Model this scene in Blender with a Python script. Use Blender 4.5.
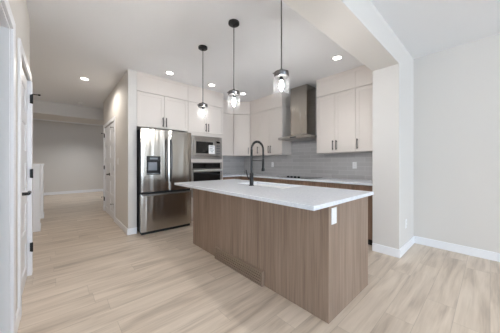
import bpy, bmesh, math, random
from mathutils import Vector, Matrix, Quaternion
random.seed(7)
for o in list(bpy.data.objects):
    bpy.data.objects.remove(o)
SC = bpy.context.scene
COL = SC.collection

# ------------------------------------------------------------------ camera
H = 1.18
YAW = math.atan2(192, 214.7)
cam_d = bpy.data.cameras.new('camera')
cam_d.sensor_width = 36
cam_d.lens = 36 * 214.7 / 500
cam_d.shift_y = -3.5 / 500
cam_d.clip_start = .02
cam = bpy.data.objects.new('camera', cam_d)
COL.objects.link(cam)
cam.location = (0, 0, H)
cam.rotation_euler = (math.pi / 2, 0, -YAW)
SC.camera = cam

# ------------------------------------------------------------------ world, daylight, exposure
W = bpy.data.worlds.new('overcast_sky')
SC.world = W
W.use_nodes = True
wn = W.node_tree.nodes
wn['Background'].inputs['Color'].default_value = (.67, .82, 1.0, 1)
wn['Background'].inputs['Strength'].default_value = 10.6
SPOT = 46.0          # watts of each ceiling lamp's beam
LAMP = 12.0          # brightness of the recessed ceiling lamps
BULB = 500.0          # brightness of the pendant bulbs

def portal(name, loc, rot, sx, sy):
    d = bpy.data.lights.new(name, 'AREA')
    d.shape = 'RECTANGLE'
    d.size, d.size_y = sx, sy
    d.cycles.is_portal = True
    o = bpy.data.objects.new(name, d)
    COL.objects.link(o)
    o.location, o.rotation_euler = loc, rot
portal('patio_window_daylight', (.7, -8.99, 1.22), (math.pi / 2, 0, 0), 6.2, 2.34)
portal('added_side_window_daylight', (-2.89, -1.2, 1.3), (math.pi / 2, 0, -math.pi / 2), 1.4, 1.6)  # sky portal for the added, unseen side window
portal('added_entry_window_daylight', (4.04, 8.8, 1.5), (math.pi / 2, 0, math.pi / 2), .6, .8)  # sky portal for the added, unseen entry window

vs = SC.view_settings
SC.display_settings.display_device = 'sRGB'
vs.view_transform = 'Standard'
vs.look = 'None'
vs.gamma = 1
vs.use_curve_mapping = False
vs.exposure = 0.0
SC.cycles.use_denoising = True
SC.cycles.max_bounces = 10
SC.cycles.diffuse_bounces = 6
SC.cycles.caustics_reflective = False
SC.cycles.caustics_refractive = False
SC.cycles.sample_clamp_indirect = 8

# ------------------------------------------------------------------ materials
def srgb(r, g, b):
    f = lambda c: (c / 12.92 if c <= .04045 else ((c + .055) / 1.055) ** 2.4)
    return (f(r / 255), f(g / 255), f(b / 255), 1)

def mat(name, col=(.8, .8, .8, 1), rough=.5, metal=0, **kw):
    m = bpy.data.materials.new(name)
    m.use_nodes = True
    b = m.node_tree.nodes['Principled BSDF']
    b.inputs['Base Color'].default_value = col
    b.inputs['Roughness'].default_value = rough
    b.inputs['Metallic'].default_value = metal
    for k, v in kw.items():
        b.inputs[k].default_value = v
    return m

class NT:
    def __init__(s, m):
        s.t = m.node_tree; s.b = s.t.nodes['Principled BSDF']
    def n(s, typ, **kw):
        nd = s.t.nodes.new(typ)
        for k, v in kw.items():
            setattr(nd, k, v)
        return nd
    def l(s, a, b):
        s.t.links.new(a, b)
    def math(s, op, a, b=None):
        nd = s.n('ShaderNodeMath', operation=op)
        for i, x in enumerate((a, b)):
            if x is None: continue
            if isinstance(x, (int, float)): nd.inputs[i].default_value = x
            else: s.l(x, nd.inputs[i])
        return nd.outputs[0]

def bumpy(m, scale, strength, dist=.002, detail=3, vec=(1, 1, 1)):
    t = NT(m)
    tc = t.n('ShaderNodeTexCoord'); mp = t.n('ShaderNodeMapping')
    mp.inputs['Scale'].default_value = vec
    no = t.n('ShaderNodeTexNoise'); no.inputs['Scale'].default_value = scale; no.inputs['Detail'].default_value = detail
    bu = t.n('ShaderNodeBump'); bu.inputs['Strength'].default_value = strength; bu.inputs['Distance'].default_value = dist
    t.l(tc.outputs['Object'], mp.inputs['Vector']); t.l(mp.outputs['Vector'], no.inputs['Vector'])
    t.l(no.outputs['Fac'], bu.inputs['Height']); t.l(bu.outputs['Normal'], t.b.inputs['Normal'])
    return m

M = {}
M['wall'] = bumpy(mat('wall_paint', srgb(224, 220, 215), .75), 220, .06)
M['ceiling'] = bumpy(mat('textured_ceiling_paint', srgb(240, 241, 243), .9), 70, .35, .004, 4)
M['trim'] = mat('white_trim_paint', srgb(246, 247, 250), .38)
M['door'] = mat('white_door_paint', srgb(244, 245, 248), .35)
M['cab'] = mat('off_white_cabinet_paint', srgb(224, 216, 209), .42)
M['black'] = mat('matte_black_metal', srgb(16, 16, 18), .4, .1)
M['pull'] = mat('dark_bronze_pull', srgb(62, 58, 56), .35, .7)
M['darkgap'] = mat('black_plastic', srgb(14, 14, 15), .45)
M['glass_black'] = mat('black_glass', srgb(10, 10, 11), .06)
M['white_plastic'] = mat('white_plastic', srgb(243, 243, 243), .35)
M['sink'] = mat('white_composite_sink', srgb(245, 245, 245), .22)
M['paper'] = mat('white_paper', srgb(245, 245, 245), .7)
M['ink'] = mat('grey_ink', srgb(120, 125, 135), .7)
M['grey_plastic'] = mat('grey_plastic', srgb(120, 124, 130), .4, .3)

def stainless(name, base, rough, wav=.5):
    m = mat(name, base, rough, 1)
    t = NT(m)
    tc = t.n('ShaderNodeTexCoord'); mp = t.n('ShaderNodeMapping')
    mp.inputs['Scale'].default_value = (5.5, 5.5, .55)
    no = t.n('ShaderNodeTexNoise'); no.inputs['Scale'].default_value = 1.6; no.inputs['Detail'].default_value = 1
    bu = t.n('ShaderNodeBump'); bu.inputs['Strength'].default_value = wav; bu.inputs['Distance'].default_value = .012
    t.l(tc.outputs['Object'], mp.inputs['Vector']); t.l(mp.outputs['Vector'], no.inputs['Vector'])
    t.l(no.outputs['Fac'], bu.inputs['Height']); t.l(bu.outputs['Normal'], t.b.inputs['Normal'])
    return m
M['steel'] = stainless('brushed_stainless_steel', srgb(174, 168, 160), .2, .7)
M['steel_flat'] = mat('satin_stainless_steel', srgb(172, 167, 162), .3, 1)
M['bar_steel'] = mat('satin_handle_steel', srgb(225, 223, 220), .5, .85)
M['gunmetal'] = mat('gunmetal', srgb(112, 110, 110), .28, .9)
M['chrome'] = mat('polished_handle_steel', srgb(205, 203, 200), .16, 1)

def wood(name, c1, c2, rough=.5):
    m = mat(name, c1, rough)
    t = NT(m)
    tc = t.n('ShaderNodeTexCoord')
    def noise(sc, scale, detail, dist=0):
        mp = t.n('ShaderNodeMapping'); mp.inputs['Scale'].default_value = sc
        no = t.n('ShaderNodeTexNoise'); no.inputs['Scale'].default_value = scale; no.inputs['Detail'].default_value = detail
        no.inputs['Distortion'].default_value = dist
        t.l(tc.outputs['Object'], mp.inputs['Vector']); t.l(mp.outputs['Vector'], no.inputs['Vector'])
        return no.outputs['Fac']
    a = noise((1, 1, .035), 55, 4)
    b = noise((1, 1, .05), 11, 3, .4)
    c = noise((1, 1, .012), 160, 2)
    s = t.math('ADD', t.math('MULTIPLY', a, .5), t.math('ADD', t.math('MULTIPLY', b, .4), t.math('MULTIPLY', c, .25)))
    r = t.n('ShaderNodeValToRGB')
    r.color_ramp.elements[0].position = .42; r.color_ramp.elements[0].color = c2
    r.color_ramp.elements[1].position = .72; r.color_ramp.elements[1].color = c1
    t.l(s, r.inputs['Fac']); t.l(r.outputs['Color'], t.b.inputs['Base Color'])
    return m
M['wood'] = wood('greige_oak_laminate', srgb(166, 144, 127), srgb(130, 110, 95))
M['wood_plain'] = mat('greige_oak_edging', srgb(152, 132, 116), .5)
M['wood_dark'] = wood('brown_oak_laminate', srgb(150, 122, 102), srgb(112, 88, 72))

def floor_mat():
    m = mat('light_oak_vinyl_plank', rough=.36)
    t = NT(m)
    tc = t.n('ShaderNodeTexCoord')
    sp = t.n('ShaderNodeSeparateXYZ'); t.l(tc.outputs['Object'], sp.inputs[0])
    x, y = sp.outputs[0], sp.outputs[1]
    PW, PL = .185, 1.25
    yy = t.math('DIVIDE', y, PW); row = t.math('FLOOR', yy); fy = t.math('FRACT', yy)
    w1 = t.n('ShaderNodeTexWhiteNoise', noise_dimensions='1D'); t.l(row, w1.inputs['W'])
    xx = t.math('ADD', t.math('DIVIDE', x, PL), t.math('MULTIPLY', w1.outputs['Value'], 7.3))
    colm = t.math('FLOOR', xx); fx = t.math('FRACT', xx)
    cb = t.n('ShaderNodeCombineXYZ'); t.l(row, cb.inputs[0]); t.l(colm, cb.inputs[1])
    w2 = t.n('ShaderNodeTexWhiteNoise', noise_dimensions='3D'); t.l(cb.outputs[0], w2.inputs['Vector'])
    rnd = w2.outputs['Value']
    off = t.math('MULTIPLY', rnd, 37.0)
    def grain(sx, sy, scale, detail, dist):
        c = t.n('ShaderNodeCombineXYZ')
        t.l(t.math('ADD', t.math('MULTIPLY', x, sx), off), c.inputs[0])
        t.l(t.math('ADD', t.math('MULTIPLY', y, sy), off), c.inputs[1])
        no = t.n('ShaderNodeTexNoise'); no.inputs['Scale'].default_value = scale
        no.inputs['Detail'].default_value = detail; no.inputs['Distortion'].default_value = dist
        t.l(c.outputs[0], no.inputs['Vector'])
        return no.outputs['Fac']
    g1 = grain(.55, 5.0, 2.2, 3, .8)        # broad smoky streaks
    g2 = grain(1.6, 30, 2.5, 4, .2)         # fine grain
    v = t.math('ADD', t.math('MULTIPLY', g1, .75), t.math('ADD', t.math('MULTIPLY', g2, .25), t.math('MULTIPLY', t.math('SUBTRACT', rnd, .5), .10)))
    r = t.n('ShaderNodeValToRGB')
    e = r.color_ramp.elements
    e[0].position = .25; e[0].color = srgb(172, 155, 138)
    e[1].position = .64; e[1].color = srgb(224, 209, 192)
    mid = e.new(.47); mid.color = srgb(209, 193, 175)
    t.l(v, r.inputs['Fac'])
    # seams between planks
    ey = t.math('LESS_THAN', t.math('MINIMUM', fy, t.math('SUBTRACT', 1, fy)), .008)
    ex = t.math('LESS_THAN', t.math('MINIMUM', fx, t.math('SUBTRACT', 1, fx)), .0012)
    seam = t.math('MULTIPLY', t.math('MAXIMUM', ey, ex), .35)
    mx = t.n('ShaderNodeMix', data_type='RGBA')
    t.l(seam, mx.inputs[0]); t.l(r.outputs['Color'], mx.inputs[6]); mx.inputs[7].default_value = srgb(120, 104, 90)
    t.l(mx.outputs[2], t.b.inputs['Base Color'])
    bu = t.n('ShaderNodeBump'); bu.inputs['Strength'].default_value = .08; bu.inputs['Distance'].default_value = .001
    t.l(g2, bu.inputs['Height']); t.l(bu.outputs['Normal'], t.b.inputs['Normal'])
    return m
M['floor'] = floor_mat()

def tile_mat(name, axis):
    m = mat(name, rough=.3)
    t = NT(m)
    tc = t.n('ShaderNodeTexCoord'); sp = t.n('ShaderNodeSeparateXYZ'); t.l(tc.outputs['Object'], sp.inputs[0])
    cb = t.n('ShaderNodeCombineXYZ'); t.l(sp.outputs[axis], cb.inputs[0]); t.l(sp.outputs[2], cb.inputs[1])
    br = t.n('ShaderNodeTexBrick')
    br.inputs['Scale'].default_value = 1; br.inputs['Brick Width'].default_value = .305; br.inputs['Row Height'].default_value = .076
    br.inputs['Mortar Size'].default_value = .002; br.inputs['Mortar Smooth'].default_value = .1
    br.inputs['Color1'].default_value = srgb(190, 188, 187); br.inputs['Color2'].default_value = srgb(178, 176, 175)
    br.inputs['Mortar'].default_value = srgb(212, 211, 210)
    t.l(cb.outputs[0], br.inputs['Vector']); t.l(br.outputs['Color'], t.b.inputs['Base Color'])
    bu = t.n('ShaderNodeBump'); bu.inputs['Strength'].default_value = .3; bu.inputs['Distance'].default_value = .002; bu.invert = True
    t.l(br.outputs['Fac'], bu.inputs['Height']); t.l(bu.outputs['Normal'], t.b.inputs['Normal'])
    return m
M['tile_y'] = tile_mat('grey_subway_tile', 1)
M['tile_x'] = tile_mat('grey_subway_tile_return', 0)

def quartz():
    m = mat('white_quartz', srgb(246, 246, 248), .14)
    t = NT(m)
    tc = t.n('ShaderNodeTexCoord'); no = t.n('ShaderNodeTexNoise')
    no.inputs['Scale'].default_value = 60; no.inputs['Detail'].default_value = 4
    r = t.n('ShaderNodeValToRGB')
    r.color_ramp.elements[0].position = .3; r.color_ramp.elements[0].color = srgb(224, 228, 235)
    r.color_ramp.elements[1].position = .6; r.color_ramp.elements[1].color = srgb(238, 241, 246)
    t.l(tc.outputs['Object'], no.inputs['Vector']); t.l(no.outputs['Fac'], r.inputs['Fac']); t.l(r.outputs['Color'], t.b.inputs['Base Color'])
    return m
M['quartz'] = quartz()

def clear_glass(name, tint=(1, 1, 1, 1), face=.0035, edge=.035):
    m = bpy.data.materials.new(name); m.use_nodes = True
    nt = m.node_tree; nt.nodes.clear()
    out = nt.nodes.new('ShaderNodeOutputMaterial'); mix = nt.nodes.new('ShaderNodeMixShader')
    tr = nt.nodes.new('ShaderNodeBsdfTransparent'); gl = nt.nodes.new('ShaderNodeBsdfPrincipled')
    gl.inputs['Base Color'].default_value = (.9, .92, .93, 1)
    lw = nt.nodes.new('ShaderNodeLayerWeight'); lw.inputs['Blend'].default_value = .5
    pw = nt.nodes.new('ShaderNodeMath'); pw.operation = 'POWER'; pw.inputs[1].default_value = 4
    mr = nt.nodes.new('ShaderNodeMath'); mr.operation = 'MULTIPLY_ADD'; mr.inputs[1].default_value = edge; mr.inputs[2].default_value = face
    tr.inputs['Color'].default_value = tint; gl.inputs['Roughness'].default_value = .05
    L = nt.links.new
    L(lw.outputs['Facing'], pw.inputs[0]); L(pw.outputs[0], mr.inputs[0]); L(mr.outputs[0], mix.inputs[0])
    L(tr.outputs[0], mix.inputs[1]); L(gl.outputs[0], mix.inputs[2]); L(mix.outputs[0], out.inputs[0])
    return m
M['glass'] = clear_glass('clear_glass', (.995, .997, .998, 1))
M['pane'] = clear_glass('window_glass', (.98, .985, .985, 1))

def emis(name, col, st):
    m = bpy.data.materials.new(name); m.use_nodes = True
    b = m.node_tree.nodes['Principled BSDF']
    b.inputs['Base Color'].default_value = (.9, .9, .9, 1)
    b.inputs['Emission Color'].default_value = col
    b.inputs['Emission Strength'].default_value = st
    return m
M['lamp'] = emis('lit_lamp_lens', (1, .96, .9, 1), LAMP)
M['bulb'] = emis('lit_bulb', (1, .975, .95, 1), BULB)

# ------------------------------------------------------------------ mesh helpers
class MB:
    def __init__(s):
        s.bm = bmesh.new()
    def box(s, x0, x1, y0, y1, z0, z1):
        x0, x1 = min(x0, x1), max(x0, x1); y0, y1 = min(y0, y1), max(y0, y1); z0, z1 = min(z0, z1), max(z0, z1)
        v = [s.bm.verts.new(p) for p in ((x0, y0, z0), (x1, y0, z0), (x1, y1, z0), (x0, y1, z0), (x0, y0, z1), (x1, y0, z1), (x1, y1, z1), (x0, y1, z1))]
        for f in ((3, 2, 1, 0), (4, 5, 6, 7), (0, 1, 5, 4), (1, 2, 6, 5), (2, 3, 7, 6), (3, 0, 4, 7)):
            s.bm.faces.new([v[i] for i in f])
        return s
    def hull(s, bottom, top):
        n = len(bottom)
        a = [s.bm.verts.new(p) for p in bottom]; b = [s.bm.verts.new(p) for p in top]
        s.bm.faces.new(a[::-1]); s.bm.faces.new(b)
        for i in range(n):
            s.bm.faces.new((a[i], a[(i + 1) % n], b[(i + 1) % n], b[i]))
        return s
    def tube(s, pts, r, seg=12, cap=True):
        pts = [Vector(p) for p in pts]
        rs = r if isinstance(r, (list, tuple)) else [r] * len(pts)
        rings = []; up = None
        for i, p in enumerate(pts):
            d = (pts[min(i + 1, len(pts) - 1)] - pts[max(i - 1, 0)]).normalized()
            if up is None:
                up = Vector((0, 0, 1)) if abs(d.z) < .9 else Vector((1, 0, 0))
            a = d.cross(up).normalized(); up = a.cross(d).normalized()
            rings.append([s.bm.verts.new(p + (a * math.cos(2 * math.pi * k / seg) + up * math.sin(2 * math.pi * k / seg)) * rs[i]) for k in range(seg)])
        for q, w in zip(rings, rings[1:]):
            for k in range(seg):
                s.bm.faces.new((q[k], q[(k + 1) % seg], w[(k + 1) % seg], w[k]))
        if cap:
            s.bm.faces.new(rings[0][::-1]); s.bm.faces.new(rings[-1])
        return s
    def lathe(s, c, prof, seg=28):
        rings = []
        for r, z in prof:
            if r <= 1e-6:
                rings.append([s.bm.verts.new((c[0], c[1], c[2] + z))])
            else:
                rings.append([s.bm.verts.new((c[0] + r * math.cos(2 * math.pi * k / seg), c[1] + r * math.sin(2 * math.pi * k / seg), c[2] + z)) for k in range(seg)])
        for q, w in zip(rings, rings[1:]):
            for k in range(seg):
                k2 = (k + 1) % seg
                if len(q) == 1 and len(w) > 1: s.bm.faces.new((q[0], w[k2], w[k]))
                elif len(w) == 1 and len(q) > 1: s.bm.faces.new((q[k], q[k2], w[0]))
                elif len(q) > 1: s.bm.faces.new((q[k], q[k2], w[k2], w[k]))
        return s
    def build(s, name, m, parent=None, bevel=0, smooth=False, org=None):
        """org: world point that becomes the origin of a top-level mesh; children are given in their thing's local frame"""
        bmesh.ops.recalc_face_normals(s.bm, faces=s.bm.faces)
        if org is not None:
            bmesh.ops.translate(s.bm, verts=s.bm.verts, vec=-Vector(org))
        me = bpy.data.meshes.new(name); s.bm.to_mesh(me); s.bm.free()
        me.materials.append(M[m] if isinstance(m, str) else m)
        o = bpy.data.objects.new(name, me); COL.objects.link(o)
        if parent is not None: o.parent = parent
        if org is not None: o.location = org
        if bevel:
            b = o.modifiers.new('soft_edges', 'BEVEL'); b.width = bevel; b.segments = 2; b.limit_method = 'ANGLE'; b.angle_limit = math.radians(40)
        if smooth:
            for p in me.polygons: p.use_smooth = True
            try: me.set_sharp_from_angle(angle=math.radians(42))
            except Exception: pass
        return o

def tag(o, label, cat, group=None, kind=None):
    o['label'] = label; o['category'] = cat
    if group: o['group'] = group
    if kind: o['kind'] = kind
    return o
def thing(name, label, cat, loc=(0, 0, 0), rz=0, group=None):
    o = bpy.data.objects.new(name, None); COL.objects.link(o)
    o.empty_display_size = .1
    o.location = loc; o.rotation_euler = (0, 0, rz)
    return tag(o, label, cat, group)
def struct(o, label, cat):
    o['kind'] = 'structure'; o['label'] = label; o['category'] = cat
    return o
def kids(o):
    return [c for c in bpy.data.objects if c.parent == o]
def copy_tree(o, parent=None):
    c = o.copy(); COL.objects.link(c)
    if parent is not None: c.parent = parent
    for k in kids(o): copy_tree(k, c)
    return c

CEIL = 2.72
LX = -.225        # hall's door wall
RX = 3.93         # dining / hood wall
BY = 4.65         # kitchen back wall

# ------------------------------------------------------------------ room shell
struct(MB().box(-3.1, 4.2, -9.2, 11.0, -.1, 0).build('floor', 'floor'), 'light oak plank floor running through kitchen and hall', 'floor')
struct(MB().box(-3.1, 4.2, -9.2, 11.0, CEIL, CEIL + .1).build('ceiling', 'ceiling'), 'flat pale grey textured ceiling over kitchen and hall', 'ceiling')
def wall(name, label, *boxes):
    m = MB()
    for b in boxes: m.box(*b)
    return struct(m.build(name, 'wall'), label, 'wall')
wall('wall_dining', 'plain light grey wall of the dining side beyond the island', (RX, RX + .12, -9.1, BY + .1, 0, CEIL))
wall('wall_stub', 'short wall end carrying the dropped ceiling beam beside the cabinets', (3.165, RX, .755, 1.058, 0, CEIL))
struct(MB().box(LX - .12, 3.165, .755, 1.058, 2.418, CEIL).build('ceiling_beam', 'wall'), 'dropped painted beam crossing the ceiling in front of the kitchen', 'beam')
wall('wall_kitchen', 'kitchen back wall behind the corner cabinets', (.985, RX + .12, BY, BY + .1, 0, CEIL))
wall('wall_partition', 'wall between the hall and the fridge with a double closet door',
     (.855, .985, 3.95, 5.07, 0, CEIL), (.855, .985, 5.07, 6.33, 2.045, CEIL), (.855, .985, 6.33, 6.5, 0, CEIL))
wall('wall_closet', 'inner wall of the hall closet', (1.7, 1.8, BY + .1, 6.6, 0, CEIL), (.985, 1.7, 6.4, 6.5, 0, CEIL))
wall('wall_left', 'narrow wall with a white panel door along the hall',
     (LX - .12, LX, .9, 1.22, 0, CEIL), (LX - .12, LX, 1.22, 2.02, 2.035, CEIL), (LX - .12, LX, 2.02, 2.43, 0, CEIL),
     (LX - .12, LX, 2.43, 3.22, 2.045, CEIL), (LX - .12, LX, 3.22, 3.30, 0, CEIL))
wall('wall_side_room', 'walls of the small room behind the open door',
     (-3.0, LX - .12, .8, .9, 0, CEIL), (-1.75, LX - .12, 3.2, 3.30, 0, CEIL), (-1.85, -1.75, .9, 3.3, 0, CEIL))
wall('wall_stairwell', 'wall on the far side of the stairwell', (-1.5, -1.4, 3.3, 10.8, 0, CEIL))
wall('wall_far', 'plain greige wall at the far end of the hall', (-3.0, 4.15, 10.8, 10.92, 0, CEIL))
struct(MB().box(-1.4, 4.05, 7.42, 8.35, 2.41, CEIL).build('ceiling_bulkhead', 'wall'), 'dropped bulkhead across the end of the hall', 'bulkhead')
wall('wall_entry', 'side wall of the entry beyond the hall',
     (4.05, 4.15, BY, 8.5, 0, CEIL), (4.05, 4.15, 9.1, 10.8, 0, CEIL), (4.05, 4.15, 8.5, 9.1, 0, 1.1), (4.05, 4.15, 8.5, 9.1, 1.9, CEIL))
wall('wall_back', 'wall with patio windows behind the viewer',
     (-3.0, -2.4, -9.12, -9.0, 0, CEIL), (3.8, 4.05, -9.12, -9.0, 0, CEIL), (-2.4, 3.8, -9.12, -9.0, 2.39, CEIL), (-2.4, 3.8, -9.12, -9.0, 0, .05))
wall('wall_great_room', 'side wall with an added wide window behind the viewer',
     (-3.0, -2.9, -9.0, -1.9, 0, CEIL), (-3.0, -2.9, -.5, .8, 0, CEIL), (-3.0, -2.9, -1.9, -.5, 0, .5), (-3.0, -2.9, -1.9, -.5, 2.1, CEIL))

def window(name, label, a0, a1, z0, z1, at, axis, n):
    m = MB(); p = MB(); t = .05
    def bx(mm, u0, u1, w0, w1, d0, d1):
        if axis == 'y': mm.box(u0, u1, at + d0, at + d1, w0, w1)
        else: mm.box(at + d0, at + d1, u0, u1, w0, w1)
    bx(m, a0, a1, z0, z0 + t, -.04, .04); bx(m, a0, a1, z1 - t, z1, -.04, .04)
    for i in range(n + 1):
        u = a0 + (a1 - a0) * i / n
        u0 = min(max(u - t / 2, a0), a1 - t)
        bx(m, u0, u0 + t, z0 + t, z1 - t, -.04, .04)
    o = struct(m.build(name, 'trim'), label, 'window')
    for i in range(n):
        q = MB()
        w = (a1 - a0) / n
        bx(q, a0 + w * i + t, a0 + w * (i + 1) - t, z0 + t, z1 - t, -.004, .004)
        q.build('pane', 'pane', o)
window('window_1', 'wide patio window behind the viewer', -2.4, 3.8, .05, 2.39, -9.06, 'y', 5)
window('added_side_window', 'added unseen side window behind the viewer', -1.9, -.5, .5, 2.1, -2.95, 'x', 2)  # unseen, added so daylight falls on the wall faces opposite
window('added_entry_window', 'added unseen entry window beyond the hall', 8.5, 9.1, 1.1, 1.9, 4.1, 'x', 1)  # unseen, added to bring daylight into the otherwise dark entry

# baseboards
def base(name, label, *boxes):
    m = MB()
    for b in boxes: m.box(*b)
    o = m.build(name, 'trim', bevel=.003)
    return struct(o, label, 'baseboard')
BH = .105
base('baseboard_dining', 'white baseboard along the dining wall', (RX - .014, RX, -9.0, .755 - .014, 0, BH))
base('baseboard_stub', 'white baseboard wrapping the short wall end', (3.151, RX - .014, .741, .755, 0, BH), (3.151, 3.165, .755, 1.058, 0, BH))
base('baseboard_partition', 'white baseboard along the hall side of the partition', (.841, .855, 3.936, 4.99, 0, BH), (.855, .985, 3.936, 3.95, 0, BH), (.841, .855, 6.41, 6.5, 0, BH))
base('baseboard_far', 'white baseboard along the far hall wall', (-1.4, 4.05, 10.786, 10.8, 0, BH))
base('baseboard_left', 'white baseboard between the two doorways', (LX, LX + .014, 2.1, 2.345, 0, BH), (LX, LX + .014, 1.058, 1.14, 0, BH))
base('baseboard_back', 'white baseboard behind the viewer', (-2.9, -2.4, -9.0, -8.986, 0, BH), (3.8, RX - .014, -9.0, -8.986, 0, BH))

# door casings
def trim(name, label, *boxes):
    m = MB()
    for b in boxes: m.box(*b)
    return struct(m.build(name, 'trim', bevel=.003), label, 'door casing')
trim('trim_1', 'white casing round the open doorway beside the camera', (LX, LX + .016, 2.02, 2.1, 0, 2.1), (LX, LX + .016, 1.14, 1.22, 0, 2.1), (LX, LX + .016, 1.22, 2.02, 2.03, 2.1),
     (LX - .12, LX, 2.005, 2.02, 0, 2.035), (LX - .12, LX, 1.22, 1.235, 0, 2.035), (LX - .12, LX, 1.235, 2.005, 2.02, 2.035))
trim('trim_2', 'white casing round the closed panel door in the hall', (LX, LX + .016, 2.345, 2.425, 0, 2.115), (LX, LX + .016, 2.425, 3.3, 2.04, 2.115),
     (LX - .12, LX, 2.43, 2.442, 0, 2.045), (LX - .014, LX + .022, 3.208, 3.3, 0, 2.04))
trim('trim_3', 'white casing round the double closet door', (.839, .855, 4.99, 5.07, 0, 2.115), (.839, .855, 6.33, 6.41, 0, 2.115), (.839, .855, 5.07, 6.33, 2.045, 2.115))

# five-panel doors; local frame: x = width, y = 0 front .. .035 back, front faces -y
def panel_door(name, label, w, loc, rz, hinge_x, lever_x, lever_dir, stops=True, h=2.03):
    m = MB()
    pz = [(.13, .40), (.50, .79), (.90, 1.19), (1.29, 1.57), (1.67, 1.92)]
    st = .11
    m.box(0, st, 0, .035, .008, h); m.box(w - st, w, 0, .035, .008, h)
    zz = [.008] + [z for p in pz for z in p] + [h]
    for i in range(0, len(zz), 2): m.box(st, w - st, 0, .035, zz[i], zz[i + 1])
    for a, b in pz:
        m.box(st, w - st, .009, .025, a, b)
        # moulded border round each panel
        for (x0, x1, z0, z1) in ((st, w - st, a, a + .012), (st, w - st, b - .012, b), (st, st + .012, a + .012, b - .012), (w - st - .012, w - st, a + .012, b - .012)):
            m.box(x0, x1, .0015, .012, z0, z1)
    o = m.build(name, 'door', bevel=.002)
    o.location = loc; o.rotation_euler = (0, 0, rz)
    struct(o, label, 'door')
    if lever_x is not None:
        k = MB()
        k.tube([(lever_x, 0, .93), (lever_x, -.012, .93)], .03, 16)
        k.tube([(lever_x, -.01, .93), (lever_x, -.058, .93)], .013, 10)
        k.tube([(lever_x, -.058, .93), (lever_x + lever_dir * .12, -.055, .93)], .013, 10)
        k.build('door_handle', 'black', o, smooth=True)
    for i, z in enumerate((.30, 1.07, 1.85)):
        k = MB()
        k.tube([(hinge_x, -.012, z - .045), (hinge_x, -.012, z + .045)], .009, 10)
        k.box(hinge_x - .014, hinge_x + .014, -.006, -.001, z - .045, z + .045)
        if stops and i != 1:
            s = 1 if hinge_x < w / 2 else -1
            k.tube([(hinge_x, -.012, z + .05), (hinge_x + s * .015, -.06, z + .05)], .005, 8)
            k.tube([(hinge_x + s * .015, -.06, z + .05), (hinge_x + s * .018, -.075, z + .05)], .010, 8)
        k.build('hinge', 'black', o)
    return o
# leaf fronts face -X: rotation -90 degrees, local x runs towards -Y
R90 = -math.pi / 2
panel_door('door_1', 'far leaf of the white double closet door in the hall', .625, (.858, 6.327, 0), R90, -.002, None, 1)
panel_door('door_2', 'near leaf of the white double closet door in the hall', .625, (.858, 5.698, 0), R90, .628, .06, 1)
# closed door of the left wall: front faces +X: rotation +90, local x runs towards +Y
d3 = panel_door('door_3', 'closed white panel door with black lever beside the hall', .76, (LX - .012, 2.444, 0), math.pi / 2, -5, .06, 1)
for c in kids(d3):
    if c.name.startswith('hinge'): bpy.data.objects.remove(c)
for i, z in enumerate((.30, 1.07, 1.85)):
    k = MB()
    k.box(.755, .762, -.034, -.018, z - .045, z + .045)
    k.tube([(.752, -.036, z - .048), (.752, -.036, z + .048)], .007, 10)
    if i == 2:
        k.tube([(.752, -.036, z + .05), (.745, -.085, z + .05)], .005, 8)
        k.tube([(.745, -.08, z + .05), (.743, -.098, z + .05)], .009, 8)
    k.build('hinge', 'black', d3)
# open door of the near doorway, faces -Y
panel_door('door_4', 'open white panel door in the nearest doorway', .76, (-1.11, 1.968, 0), 0, .768, None, 1, stops=False)

# ------------------------------------------------------------------ cabinets
def pull(x, z, parent, L=.165, y=-.02):
    k = MB()
    k.box(x - .006, x + .006, y - .034, y - .024, z - L / 2, z + L / 2)
    k.box(x - .005, x + .005, y - .026, y, z - L / 2 + .012, z - L / 2 + .024)
    k.box(x - .005, x + .005, y - .026, y, z + L / 2 - .024, z + L / 2 - .012)
    return k.build('handle', 'pull', parent, bevel=.001)
def shaker(x0, x1, z0, z1, parent, m='cab', handle=None, rail=.055, name='door'):
    k = MB(); g = .002
    x0 += g; x1 -= g; z0 += g; z1 -= g
    if rail:
        k.box(x0, x0 + rail, -.02, -.001, z0, z1); k.box(x1 - rail, x1, -.02, -.001, z0, z1)
        k.box(x0 + rail, x1 - rail, -.02, -.001, z0, z0 + rail); k.box(x0 + rail, x1 - rail, -.02, -.001, z1 - rail, z1)
        k.box(x0 + rail, x1 - rail, -.0155, -.001, z0 + rail, z1 - rail)
    else:
        k.box(x0, x1, -.02, -.001, z0, z1)
    d = k.build(name, m, parent, bevel=.0012)
    if handle: pull(handle[0], handle[1], d)
    return d
def carcass(w, dep, h, parent, m='cab', z0=0):
    return MB().box(0.001, w - .001, 0, dep, z0, z0 + h).build('body', m, parent)
def fascia(w, dep, z0, z1, parent, l=0, r=0):
    k = MB()
    k.box(.001, w - .001, -.02, dep, z0, z1 - .05)
    k.hull([(-l, -.024, z1 - .05), (w + r, -.024, z1 - .05), (w + r, dep, z1 - .05), (-l, dep, z1 - .05)],
           [(-l, -.034, z1), (w + r, -.034, z1), (w + r, dep, z1), (-l, dep, z1)])
    return k.build('fascia', 'cab', parent)
ZS = 2.395        # seam between doors and fascia
ZU = 1.365        # underside of the upper cabinets
G_UP = 'off white upper cabinets'

# over the fridge
t = thing('upper_cabinet', 'off white two-door cabinet above the stainless fridge', 'cabinet', (.986, 3.97, 1.80), 0, G_UP)
carcass(.915, .67, ZS - 1.80, t)
shaker(0, .4575, 0, ZS - 1.80, t, handle=(.4275, .115)); shaker(.4575, .915, 0, ZS - 1.80, t, handle=(.4875, .115))
fascia(.915, .67, ZS - 1.80 + .005, CEIL - 1.80 - .003, t)

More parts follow.
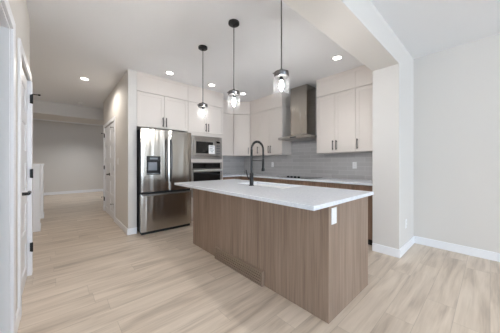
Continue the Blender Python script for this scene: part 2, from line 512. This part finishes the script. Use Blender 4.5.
# oven tower
t = thing('oven_tower_cabinet', 'tall off white cabinet holding the microwave and wall oven', 'cabinet', (1.903, 3.97, 0))
TW = .837
k = MB(); dp = .67
k.box(.001, .075, 0, dp, .1, 1.80); k.box(.795, TW - .001, 0, dp, .1, 1.80)
k.box(.075, .795, .05, dp, .1, .47); k.box(.075, .795, 0, dp, .47, .49); k.box(.075, .795, 0, dp, 1.196, 1.262); k.box(.075, .795, 0, dp, 1.735, 1.80)
k.box(.001, TW - .001, 0, dp, 1.80, ZS); k.box(.075, .795, dp - .02, dp, .49, 1.735)
k.build('body', 'cab', t)
MB().box(.01, TW - .01, .06, .5, 0, .1).build('toe_kick', 'cab', t)
shaker(0.001, TW - .001, .105, .465, t, name='drawer', handle=None)
shaker(0.001, TW / 2, 1.80, ZS, t, handle=(TW / 2 - .03, 1.915)); shaker(TW / 2, TW - .001, 1.80, ZS, t, handle=(TW / 2 + .03, 1.915))
fascia(TW, dp, ZS + .005, CEIL - .003, t)

# panel between fridge bay and tower / floor
tag(MB().box(1.889, 1.9015, 3.93, 4.64, 0, 1.797).build('fridge_side_panel', 'cab', org=(1.895, 4.3, 0)), 'tall narrow off white panel closing the fridge bay beside the oven tower', 'panel')

# upper cabinets of the back wall, the corner and the hood wall
UF = 4.305
t = thing('upper_cabinet', 'single-door off white cabinet between oven tower and angled corner cabinet', 'cabinet', (2.742, UF + .02, ZU), 0, G_UP)
carcass(.56, BY - UF - .02, ZS - ZU, t); shaker(.02, .5475, 0, ZS - ZU, t); fascia(.555, BY - UF - .02, ZS - ZU + .005, CEIL - ZU - .003, t)

P0 = Vector((3.302, 4.305)); P1 = Vector((3.59, 4.017))
DW = (P1 - P0).length
n45 = Vector((-1, -1)).normalized()
CC = (3.62, 4.34)
t = thing('corner_cabinet', 'angled off white upper cabinet in the kitchen corner', 'cabinet', (CC[0], CC[1], ZU))
foot = [(3.315, 4.32), (3.603, 4.03), (RX - .012, 4.03), (RX - .012, BY - .012), (3.315, BY - .012)]
foot = [(x - CC[0], y - CC[1]) for x, y in foot]
MB().hull([(x, y, 0) for x, y in foot], [(x, y, ZS - ZU) for x, y in foot]).build('body', 'cab', t)
face = (P0.x - n45.x * .02 - CC[0], P0.y - n45.y * .02 - CC[1], 0)
d = shaker(0, DW, 0, ZS - ZU, t, handle=(DW - .04, .12)); d.location = face; d.rotation_euler.z = -math.pi / 4
z0, z1 = ZS - ZU + .005, CEIL - ZU - .003
k = MB(); k.hull([(x, y, z0) for x, y in foot], [(x, y, z1) for x, y in foot])
fa = k.build('fascia', 'cab', t)
k = MB(); k.box(.002, DW - .002, -.022, .0, z0, z1 - .05); k.box(-.004, DW + .004, -.032, .0, z1 - .05, z1)
q = k.build('fascia_face', 'cab', fa); q.location = face; q.rotation_euler.z = -math.pi / 4

def hood_cab(label, ya, yb, doors, ext_l=0):
    """hood-wall cabinet from y=ya (left end as seen) down to yb; doors: (y0, y1, handle side)"""
    t = thing('upper_cabinet', label, 'cabinet', (3.61, ya, ZU), R90, G_UP)
    w = ya - yb
    carcass(w, RX - 3.61 - .001, ZS - ZU, t)
    for a, b, side in doors:
        x0, x1 = ya - a, ya - b
        shaker(x0, x1, 0, ZS - ZU, t, handle=((x1 - .032) if side > 0 else (x0 + .032), .125))
    fascia(w, RX - 3.61 - .001, ZS - ZU + .005, CEIL - ZU - .003, t)
hood_cab('single-door off white upper cabinet beside the angled corner cabinet', 4.015, 3.69, [(4.012, 3.69, 1)])
hood_cab('two-door off white upper cabinet on the corner side of the range hood', 3.69, 2.98, [(3.69, 3.335, 1), (3.335, 2.98, -1)])
hood_cab('two-door off white upper cabinet between range hood and single-door end cabinet', 2.155, 1.452, [(2.155, 1.80, 1), (1.80, 1.452, -1)])
hood_cab('single-door off white upper cabinet against the short wall end', 1.452, 1.064, [(1.452, 1.10, -1)])

# base cabinets
BZ = .862
def base_cab(label, loc, rz, w, dep, fronts, group='brown wood base cabinets'):
    t = thing('base_cabinet', label, 'cabinet', loc, rz, group)
    MB().box(.001, w - .001, 0, dep, .1, BZ).build('body', 'wood_dark', t)
    MB().box(.001, w - .001, .06, dep, 0, .1).build('toe_kick', 'darkgap', t)
    for nm, x0, x1, z0, z1 in fronts:
        shaker(x0, x1, z0, z1, t, 'wood_dark', rail=0, name=nm)
BX = 3.29
dpt = RX - BX - .002
base_cab('brown wood base cabinet running up to the short wall end', (BX, 1.78, 0), R90, 1.78 - 1.062, dpt, [('drawer', 0, .716, .72, BZ - .012), ('door', 0, .358, .1, .715), ('door', .358, .716, .1, .715)])
base_cab('brown wood drawer base cabinet under the black cooktop', (BX, 2.98, 0), R90, 1.2, dpt, [('drawer', 0, 1.2, .66, BZ - .012), ('drawer', 0, 1.2, .38, .655), ('drawer', 0, 1.2, .1, .375)])
base_cab('brown wood base cabinet between cooktop and kitchen corner', (BX, 3.72, 0), R90, .74, dpt, [('drawer', 0, .74, .72, BZ - .012), ('door', 0, .74, .1, .715)])
t = thing('base_cabinet', 'brown wood corner base cabinet beside the oven tower', 'cabinet', (2.742, 3.99, 0), 0, 'brown wood base cabinets')
k = MB(); k.box(.001, RX - 2.742 - .003, .04, BY - 3.99 - .003, .1, BZ); k.box(BX - 2.742, RX - 2.742 - .003, -.268, .04, .1, BZ); k.build('body', 'wood_dark', t)
k = MB(); k.box(.001, RX - 2.742 - .003, .10, BY - 3.99 - .003, 0, .1); k.box(BX - 2.742 + .06, RX - 2.742 - .003, -.268, .10, 0, .1); k.build('toe_kick', 'darkgap', t)
MB().box(.003, BX - 2.742 - .024, .02, .039, .102, BZ - .012).build('door', 'wood_dark', t)
MB().box(BX - 2.742 - .02, BX - 2.742 - .001, -.266, .018, .102, BZ - .012).build('door', 'wood_dark', t)

k = MB()
k.box(3.255, RX - .001, 1.062, BY - .001, BZ + .001, BZ + .03); k.box(2.743, 3.255, 3.975, BY - .001, BZ + .001, BZ + .03)
tag(k.build('countertop', 'quartz', org=(3.5, 2.8, BZ + .001)), 'white quartz countertop along the hood wall and into the corner', 'countertop')

# backsplash
CT = BZ + .031
k = MB()
k.box(RX - .01, RX - .0005, 1.062, BY - .011, CT, ZU - .001); k.box(RX - .01, RX - .0005, 2.158, 2.977, ZU - .001, CEIL - .001)
tag(k.build('tile_backsplash', 'tile_y', org=(RX, 2.8, CT)), 'grey tile backsplash behind the cooktop and hood', 'backsplash')
tag(MB().box(2.743, RX - .0105, BY - .01, BY - .0005, CT, ZU - .001).build('tile_backsplash', 'tile_x', org=(3.3, BY, CT)), 'short grey tile backsplash return beside the oven tower', 'backsplash')

# ------------------------------------------------------------------ fridge
FX0, FX1, FY = .998, 1.884, 3.765
t = thing('refrigerator', 'stainless french-door refrigerator with water dispenser beside the hall corner', 'refrigerator', (FX0, FY, 0))
fw = FX1 - FX0; c = .447
MB().box(.008, fw - .008, .075, .83, .03, 1.745).build('body', 'darkgap', t)
def fdoor(x0, x1, z0, z1, nm, dark_side=None):
    k = MB()
    # slightly bowed stainless front
    n = 10; f = []; 
    for i in range(n + 1):
        u = i / n; x = x0 + (x1 - x0) * u
        edge = min(u, 1 - u) * (x1 - x0)
        f.append((x, 0 if edge > .012 else .006 - .5 * edge))
    lo = [(x, y, z0) for x, y in f] + [(x1, .07, z0), (x0, .07, z0)]
    hi = [(x, y, z1) for x, y in f] + [(x1, .07, z1), (x0, .07, z1)]
    k.hull(lo, hi)
    return k.build(nm, 'steel', t)
# dispenser is recessed, so the left door is built round its opening
dx0, dx1, dz0, dz1 = .088, .312, .985, 1.295
k = MB()
k.box(.003, dx0, 0, .07, .70, 1.75); k.box(dx1, c - .002, 0, .07, .70, 1.75)
k.box(dx0, dx1, 0, .07, .70, dz0); k.box(dx0, dx1, 0, .07, dz1, 1.75)
ld = k.build('door', 'steel', t)
rd = fdoor(c + .002, fw - .003, .70, 1.75, 'door')
dr = fdoor(.003, fw - .003, .045, .665, 'freezer_drawer')
MB().box(.001, .0029, .004, .07, .70, 1.75).build('side_trim', 'darkgap', t)
MB().box(.012, fw - .012, .03, .075, .665, .70).build('drawer_gap', 'darkgap', t)
for x, par in ((c - .038, ld), (c + .038, rd)):
    k = MB()
    pts = []
    for i in range(13):
        u = i / 12; z = .85 + .76 * u
        pts.append((x, -.028 - .028 * math.sin(math.pi * u), z))
    k.tube([(x, 0, .86)] + pts[1:-1] + [(x, 0, 1.60)], .013, 12)
    k.build('handle', 'gunmetal', par, smooth=True)
k = MB()
pts = [(x, -.03 - .02 * math.sin(math.pi * (x - .03) / (fw - .06)), .655) for x in [(.03 + (fw - .06) * i / 14) for i in range(15)]]
k.tube([(.03, .0, .655)] + pts[1:-1] + [(fw - .03, .0, .655)], .013, 12)
k.build('handle', 'gunmetal', dr, smooth=True)
d = MB(); d.box(dx0, dx1, .055, .069, dz0, dz1)
for b in ((dx0, dx0 + .012, -.004, .055, dz0, dz1), (dx1 - .012, dx1, -.004, .055, dz0, dz1), (dx0 + .012, dx1 - .012, -.004, .055, dz0, dz0 + .014), (dx0 + .012, dx1 - .012, -.004, .055, dz1 - .085, dz1)): d.box(*b)
dp_ = d.build('dispenser', 'darkgap', ld, bevel=.002)
MB().box(dx0 + .03, dx1 - .05, .02, .054, dz0 + .07, dz1 - .10).build('dispenser_paddle', 'grey_plastic', dp_, bevel=.004)
MB().box(dx0 + .016, dx1 - .016, .004, .05, dz0 + .014, dz0 + .022).build('drip_tray', 'grey_plastic', dp_)
MB().box(dx0 + .05, dx1 - .05, -.0055, -.0042, dz1 - .055, dz1 - .025).build('display', 'grey_plastic', dp_)
MB().box(.02, fw - .02, .03, .12, 0.0, .045).build('base_grille', 'darkgap', t)
for x in (.05, fw - .05): MB().lathe((x, .72, 0), [(0, 0), (.02, 0), (.02, .031), (0, .031)], 12).build('foot', 'darkgap', t)

# ------------------------------------------------------------------ microwave and oven
MX0, MX1, MF = 1.98, 2.6965, 3.945
t = thing('microwave', 'built-in stainless microwave with a paper label, above the wall oven', 'microwave', (MX0, MF, 1.264))
w, h = MX1 - MX0, .469
k = MB()
k.box(0, .04, 0, .02, 0, h); k.box(w - .04, w, 0, .02, 0, h); k.box(.04, w - .04, 0, .02, 0, .06); k.box(.04, w - .04, 0, .02, h - .06, h)
k.build('trim_frame', 'steel_flat', t, bevel=.003)
MB().box(.03, w - .03, .026, .5, .02, h - .02).build('body', 'darkgap', t)
k = MB()
k.box(.045, .085, -.012, .02, .065, h - .065); k.box(w - .23, w - .17, -.012, .02, .065, h - .065); k.box(.085, w - .23, -.012, .02, .065, .115); k.box(.085, w - .23, -.012, .02, h - .115, h - .065)
dr = k.build('door', 'steel_flat', t, bevel=.002)
MB().box(.085, w - .23, -.006, .015, .115, h - .115).build('window', 'glass_black', dr)
lb = MB().box(w - .34, w - .195, -.0145, -.0125, .11, .29).build('paper_label', 'paper', dr)
k = MB()
for i, (a, b) in enumerate(((.02, .12), (.02, .09), (.02, .125), (.05, .10))): k.box(w - .34 + a, w - .34 + b, -.0152, -.0146, .255 - .035 * i, .265 - .035 * i)
k.build('print', 'ink', lb)
cp = MB().box(w - .165, w - .045, -.010, .02, .065, h - .065).build('control_panel', 'steel_flat', t, bevel=.002)
MB().box(w - .15, w - .06, -.012, -.0101, h - .13, h - .09).build('display', 'glass_black', cp)
for r in range(4):
    for q in range(2):
        MB().box(w - .145 + q * .045, w - .115 + q * .045, -.013, -.0101, .105 + r * .055, .13 + r * .055).build('button', 'grey_plastic', cp)

t = thing('wall_oven', 'stainless and black glass wall oven below the microwave', 'oven', (MX0, MF, .493))
h = .70
MB().box(.01, w - .01, .026, .55, .005, h - .005).build('body', 'darkgap', t)
k = MB(); k.box(0, w, 0, .025, h - .135, h)
cp = k.build('control_panel', 'steel_flat', t, bevel=.002)
MB().box(.02, w - .05, -.004, -.0002, h - .122, h - .014).build('display', 'glass_black', cp)
k = MB(); k.box(0, .03, -.01, .025, 0, h - .142); k.box(w - .05, w, -.01, .025, 0, h - .142); k.box(.03, w - .05, -.01, .025, 0, .07); k.box(.03, w - .05, -.01, .025, h - .2, h - .142)
dr = k.build('door', 'steel_flat', t, bevel=.002)
MB().box(.03, w - .05, -.008, .02, .07, h - .2).build('window', 'glass_black', dr)
k = MB(); k.tube([(.02, -.055, h - .165), (w - .03, -.055, h - .165)], .017, 14)
k.tube([(.06, -.01, h - .168), (.06, -.055, h - .168)], .009); k.tube([(w - .06, -.01, h - .168), (w - .06, -.055, h - .168)], .009)
k.build('handle', 'bar_steel', dr, smooth=True)

# ------------------------------------------------------------------ range hood and cooktop
HC = 2.567
t = thing('range_hood', 'stainless chimney range hood over the black cooktop', 'range hood', (RX - .012, HC, 1.66))
xf = 3.42 - (RX - .012)
k = MB()
k.hull([(xf, -.38, 0), (-.001, -.38, 0), (-.001, .38, 0), (xf, .38, 0)][::1], [(xf, -.38, .045), (-.001, -.38, .045), (-.001, .38, .045), (xf, .38, .045)])
k.hull([(xf + .004, -.376, .045), (-.001, -.376, .045), (-.001, .376, .045), (xf + .004, .376, .045)], [(xf + .14, -.2, .085), (-.001, -.2, .085), (-.001, .2, .085), (xf + .14, .2, .085)])
cn = k.build('canopy', 'steel_flat', t, bevel=.003)
MB().box(3.6 - RX + .012, -.001, -.195, .195, .086, CEIL - 1.66 - .003).build('chimney', 'steel', t, bevel=.002)
MB().box(xf - .003, xf, -.07, .07, .012, .034).build('control_strip', 'darkgap', cn)
for i in (-1, 1): MB().box(xf + .08, -.06, min(.01 * i, .34 * i), max(.01 * i, .34 * i), -.006, .0).build('filter', 'steel_flat', t)

t = thing('cooktop', 'flat black glass cooktop set in the countertop under the hood', 'cooktop', (3.6, HC, CT - .0005))
MB().box(-.22, .25, -.385, .385, 0, .006).build('glass_top', 'glass_black', t, bevel=.002)
for i in range(4):
    MB().lathe((-.15, .14 - .085 * i, .006), [(0, 0), (.024, 0), (.022, .024), (0, .026)], 16).build('knob', 'black', t, smooth=True)
for (x, y, r) in ((-.0, .22, .09), (.13, .2, .07), (0.06, -.22, .105)):
    MB().lathe((x, y, .006), [(r - .004, 0), (r - .004, .0004), (r, .0004), (r, 0)], 32).build('burner_ring', 'grey_plastic', t)

# ------------------------------------------------------------------ island
IX0, IX1, IY0, IY1 = 1.478, 2.238, .788, 2.905
t = thing('kitchen_island', 'kitchen island body clad in greige wood under the white quartz top', 'island', ((IX0 + IX1) / 2, (IY0 + IY1) / 2, 0))
ox, oy = t.location[0], t.location[1]
def ib(nm, x0, x1, y0, y1, z0, z1, m='wood'):
    return MB().box(x0 - ox, x1 - ox, y0 - oy, y1 - oy, z0, z1).build(nm, m, t, bevel=.0008)
IZ = .874
ib('front_panel', IX0, IX0 + .02, IY0 + .0505, 2.19, 0, IZ)
ib('front_panel', IX0, IX0 + .02, 2.192, IY1 - .0205, 0, IZ)
ib('end_panel', IX0, IX1, IY0, IY0 + .05, 0, IZ)
ib('end_panel', IX0, IX1, IY1 - .02, IY1, 0, IZ)
ib('toe_kick', IX1 - .1, IX1 - .08, IY0 + .0505, IY1 - .0205, 0, .1, 'darkgap')
ib('bottom_panel', IX0 + .0205, IX1 - .022, IY0 + .0505, IY1 - .0205, .1, .12)
yy = [IY0 + .052, 1.44, 1.93, 2.42, IY1 - .022]
for a, b in zip(yy, yy[1:]): ib('door', IX1 - .021, IX1 - .001, a + .002, b - .002, .102, IZ - .008)

SX0, SX1, SY0, SY1 = 1.82, 2.19, 1.50, 2.30
CX0, CX1, CY0, CY1 = 1.212, 2.262, .745, 2.945
k = MB()
zc0, zc1 = IZ + .001, .905
def ring(z): return
bm = k.bm
def rect(x0, x1, y0, y1, z): return [bm.verts.new(p) for p in ((x0, y0, z), (x1, y0, z), (x1, y1, z), (x0, y1, z))]
ot, it_ = rect(CX0, CX1, CY0, CY1, zc1), rect(SX0, SX1, SY0, SY1, zc1)
ob, ib_ = rect(CX0, CX1, CY0, CY1, zc0), rect(SX0, SX1, SY0, SY1, zc0)
for i in range(4):
    j = (i + 1) % 4
    bm.faces.new((ot[i], ot[j], it_[j], it_[i])); bm.faces.new((ob[j], ob[i], ib_[i], ib_[j]))
    bm.faces.new((ob[i], ob[j], ot[j], ot[i])); bm.faces.new((it_[i], it_[j], ib_[j], ib_[i]))
tag(k.build('island_countertop', 'quartz', bevel=.003, org=(1.7, 1.85, zc0)), 'thick white quartz top overhanging the wood island, with a sink cutout', 'countertop')

t = thing('sink', 'white undermount sink sunk in the island top', 'sink', ((SX0 + SX1) / 2, (SY0 + SY1) / 2, .66))
k = MB(); a, b, q = (SX1 - SX0) / 2 + .002, (SY1 - SY0) / 2 + .002, .012; hz = zc0 - .66 - .001
k.box(-a - q, a + q, -b - q, b + q, 0, .012)
k.box(-a - q, -a, -b - q, b + q, .012, hz); k.box(a, a + q, -b - q, b + q, .012, hz); k.box(-a, a, -b - q, -b, .012, hz); k.box(-a, a, b, b + q, .012, hz)
k.build('basin', 'sink', t, bevel=.004)
MB().lathe((.0, .0, .012), [(.045, 0), (.045, .003), (.03, .003), (.028, .0005), (0, .0005)], 24).build('drain', 'chrome', t)

t = thing('kitchen_faucet', 'tall black spring faucet rising from the island beside the sink', 'faucet', (1.757, 1.936, zc1))
MB().lathe((0, 0, 0), [(0, 0), (.03, 0), (.03, .008), (.024, .012), (.024, .15), (.02, .156), (0, .156)], 24).build('base', 'black', t, smooth=True)
MB().tube([(0, 0, .156), (0, 0, .44)], .0135, 14).build('column', 'black', t, smooth=True)
arc = [(0, 0, .40 + .04 * i / 3) for i in range(3)] + [(.1 - .1 * math.cos(math.pi * i / 20), 0, .44 + .1 * math.sin(math.pi * i / 20)) for i in range(21)] + [(.2, 0, .44 - .03 * i) for i in range(1, 5)]
MB().tube(arc, .008, 10).build('hose', 'black', t, smooth=True)
# spring coil wound round the hose
pts = []
L = [Vector(p) for p in arc]
acc = [0]
for p, q in zip(L, L[1:]): acc.append(acc[-1] + (q - p).length)
turns = 34; N = turns * 9
for i in range(N + 1):
    s = acc[-1] * .97 * i / N
    j = max(x for x in range(len(acc)) if acc[x] <= s + 1e-9); j = min(j, len(L) - 2)
    f = (s - acc[j]) / (acc[j + 1] - acc[j])
    p = L[j].lerp(L[j + 1], f); d = (L[j + 1] - L[j]).normalized(); a = Vector((0, 1, 0)); b = d.cross(a)
    th = 2 * math.pi * turns * i / N
    pts.append(p + (a * math.cos(th) + b * math.sin(th)) * .0135)
MB().tube(pts, .0027, 5).build('spring', 'black', t, smooth=True)
MB().lathe((.2, 0, .17), [(0, 0), (.022, 0), (.022, .03), (.016, .045), (.015, .15), (.01, .16), (0, .16)], 20).build('spray_head', 'black', t, smooth=True)
MB().tube([(0, 0, .305), (.186, 0, .305)], .006, 10).build('docking_arm', 'black', t, smooth=True)
MB().tube([(0, .02, .075), (0, .05, .085), (-.01, .062, .10), (-.03, .068, .19)], [.009, .009, .007, .006], 10).build('lever_handle', 'black', t, smooth=True)

# grille at the island's foot
t = thing('vent_grille', 'long slotted wood vent grille at the foot of the island front', 'vent', (IX0 - .001, 1.86, 0))
gy = .4135
k = MB()
k.box(-.032, 0, -gy, gy, .0, .010); k.box(-.032, 0, -gy, gy, .124, .14); k.box(-.032, 0, -gy, -gy + .014, .010, .124); k.box(-.032, 0, gy - .014, gy, .010, .124)
k.build('frame', 'wood_plain', t, bevel=.001)
MB().box(-.004, -.001, -gy + .014, gy - .014, .010, .124).build('backing', 'wood_dark', t)
for i in range(4):
    z = .0205 + i * .0265
    MB().box(-.029, -.010, -gy + .014, gy - .014, z, z + .0145).build('slat', 'wood_plain', t)

# ------------------------------------------------------------------ outlets and switches (front faces -y in local frame)
def plate(name, label, cat, loc, rz, w=.072, h=.118, rocker=False, group=None):
    t = thing(name, label, cat, loc, rz, group)
    MB().box(-w / 2, w / 2, -.006, -.0004, -h / 2, h / 2).build('cover_plate', 'white_plastic', t, bevel=.002)
    if rocker:
        MB().box(-.017, .017, -.010, -.006, -.034, .034).build('rocker', 'white_plastic', t, bevel=.001)
    else:
        for s in (-1, 1):
            k = MB().box(-.016, .016, -.009, -.006, s * .024 - .015, s * .024 + .015).build('socket', 'white_plastic', t, bevel=.001)
            q = MB(); q.box(-.008, -.006, -.0094, -.0089, s * .024 - .005, s * .024 + .006); q.box(.006, .008, -.0094, -.0089, s * .024 - .005, s * .024 + .006)
            q.build('slot', 'darkgap', k)
    return t
plate('power_outlet', 'white outlet on the end of the wood island under the quartz overhang', 'outlet', (1.553, IY0, .782), 0, w=.076, h=.124, rocker=True)
plate('power_outlet', 'white outlet on the tile between kitchen corner and cooktop', 'outlet', (RX - .0102, 3.55, 1.14), R90)
plate('power_outlet', 'white outlet on the tile below the end cabinet', 'outlet', (RX - .0102, 1.60, 1.14), R90)
plate('power_outlet', 'white outlet low on the short wall end by the dining wall', 'outlet', (3.485, .755, .365), 0)
plate('light_switch', 'white rocker switch on the hall partition beside the closet door', 'switch', (.855, 4.735, 1.21), R90, rocker=True)

# ------------------------------------------------------------------ stair posts and rail
G_N = 'white newel posts by the stairs'
def newel(label, y):
    t = thing('newel_post', label, 'post', (-.32, y, 0), 0, G_N)
    MB().box(-.085, .085, 0, .17, 0, 1.13).build('post', 'trim', t, bevel=.004)
    MB().box(-.095, .095, -.01, .18, 1.13, 1.165).build('cap', 'trim', t, bevel=.004)
    MB().box(-.095, .095, -.01, .18, 0, .11).build('base_trim', 'trim', t, bevel=.003)
newel('square white newel post at the near side of the stairs', 5.19)
newel('square white newel post at the far side of the stairs', 6.35)
t = thing('stair_railing', 'stair railing with thin black balusters behind the white newel posts', 'railing', (-.32, 5.79, 0))
MB().box(-.03, .03, -.415, .545, .99, 1.03).build('handrail', 'trim', t, bevel=.004)
MB().box(-.02, .02, -.415, .545, .12, .15).build('bottom_rail', 'trim', t)
for i in range(8): MB().box(-.007, .007, -.34 + i * .115 - .007, -.34 + i * .115 + .007, .15, .99).build('baluster', 'black', t)

# ------------------------------------------------------------------ pendants
G_P = 'glass pendant lights over the island'
def pendant(label, y):
    t = thing('pendant_light', label, 'pendant light', (1.436, y, CEIL), 0, G_P)
    MB().lathe((0, 0, 0), [(0, -.0005), (.06, -.0005), (.06, -.02), (.05, -.028), (.012, -.03), (.009, -.045), (0, -.045)], 28).build('canopy', 'black', t, smooth=True)
    MB().tube([(0, 0, -.04), (0, 0, -.735)], .0045, 8).build('cord', 'black', t, smooth=True)
    MB().lathe((0, 0, -.80), [(0, 0), (.060, 0), (.063, .004), (.063, .038), (.058, .043), (.02, .045), (.014, .066), (0, .066)], 28)  .build('collar', 'gunmetal', t, smooth=True)
    for q in range(3):
        a = 2 * math.pi * q / 3 + 2.5
        MB().tube([(.06 * math.cos(a), .06 * math.sin(a), -.77), (.075 * math.cos(a), .075 * math.sin(a), -.77)], .006, 8).build('thumb_screw', 'gunmetal', t)
    MB().lathe((0, 0, -.96), [(.063, 0), (.065, .002), (.065, .165), (.0575, .165), (.0615, .16), (.0615, .002), (.063, 0)], 36).build('glass_shade', 'glass', t, smooth=True)
    MB().lathe((0, 0, -.80), [(0, 0), (.016, 0), (.016, -.028), (.013, -.032), (0, -.032)], 16).build('socket', 'black', t, smooth=True)
    MB().lathe((0, 0, -.918), [(0, 0), (.006, .004), (.013, .02), (.018, .04), (.017, .06), (.012, .078), (.010, .086), (0, .086)], 20).build('bulb', 'bulb', t, smooth=True)
    return t
p = pendant('black and clear glass pendant over the island end toward the fridge', 2.545)
for y, lb in ((1.871, 'black and clear glass pendant over the middle of the island'), (1.2, 'black and clear glass pendant over the island end toward the dining wall')):
    c_ = copy_tree(p); c_.location.y = y; c_['label'] = lb

# ------------------------------------------------------------------ ceiling lamps and smoke detector
def beam(t, watts=SPOT, cone=112, blend=1.0, col=(.97, .98, 1.0)):
    d = bpy.data.lights.new('lamp_beam', 'SPOT')
    d.energy = watts; d.spot_size = math.radians(cone); d.spot_blend = blend; d.shadow_soft_size = .05; d.color = col
    o = bpy.data.objects.new('lamp_beam', d); COL.objects.link(o); o.parent = t; o.location = (0, 0, -.02)
def downlight(label, x, y):
    t = thing('recessed_light', label, 'ceiling light', (x, y, CEIL), 0, 'round recessed ceiling lights')
    MB().lathe((0, 0, 0), [(.075, -.0005), (.075, -.004), (.056, -.009), (.056, -.0005)], 32).build('trim_ring', 'white_plastic', t, smooth=True)
    MB().lathe((0, 0, 0), [(.0555, -.0006), (.0555, -.006), (0, -.006)], 32).build('lens', 'lamp', t)
    return t
first = downlight('round recessed ceiling light in the hall', .36, 4.93)
for lb, x, y in (('round recessed ceiling light in front of the fridge', 1.42, 3.64), ('round recessed ceiling light in front of the oven tower', 2.255, 3.65),
                 ('round recessed ceiling light near the kitchen corner, beside a pendant shade', 3.056, 3.65), ('round recessed ceiling light near the beam and end cabinet', 3.036, 1.49),
                 ('added unseen round recessed ceiling light in the entry beyond the bulkhead', .5, 9.5),  # unseen lamp added to brighten the entry and far wall
                 ('added unseen round recessed ceiling light above the hall floor beside the open doorway', .36, 2.1),  # out-of-view lamp added to brighten the front left floor
                 ('added unseen round recessed ceiling light on the dining side of the beam', 2.2, -.6), ('added unseen round recessed ceiling light behind the viewer', .36, -.6)):  # both out of view, added as fill for the near floor
    c_ = copy_tree(first); c_.location = (x, y, CEIL); c_['label'] = lb
    if 'fridge' in lb or 'oven' in lb or 'corner' in lb: beam(c_, .28 * SPOT, 95)
    elif 'beside the open' in lb: beam(c_, SPOT, 72)
    elif 'end cabinet' in lb: beam(c_, .7 * SPOT, 105)
    elif 'entry' in lb: beam(c_, 2.6 * SPOT, 130)
    else: beam(c_)
beam(first, 1.05 * SPOT, 168, .5, (1, .93, .84))
t = thing('smoke_detector', 'small white round smoke detector on the hall ceiling', 'smoke detector', (.42, 7.0, CEIL))
MB().lathe((0, 0, 0), [(0, -.0005), (.065, -.0005), (.065, -.018), (.055, -.032), (0, -.034)], 28).build('housing', 'white_plastic', t, smooth=True)
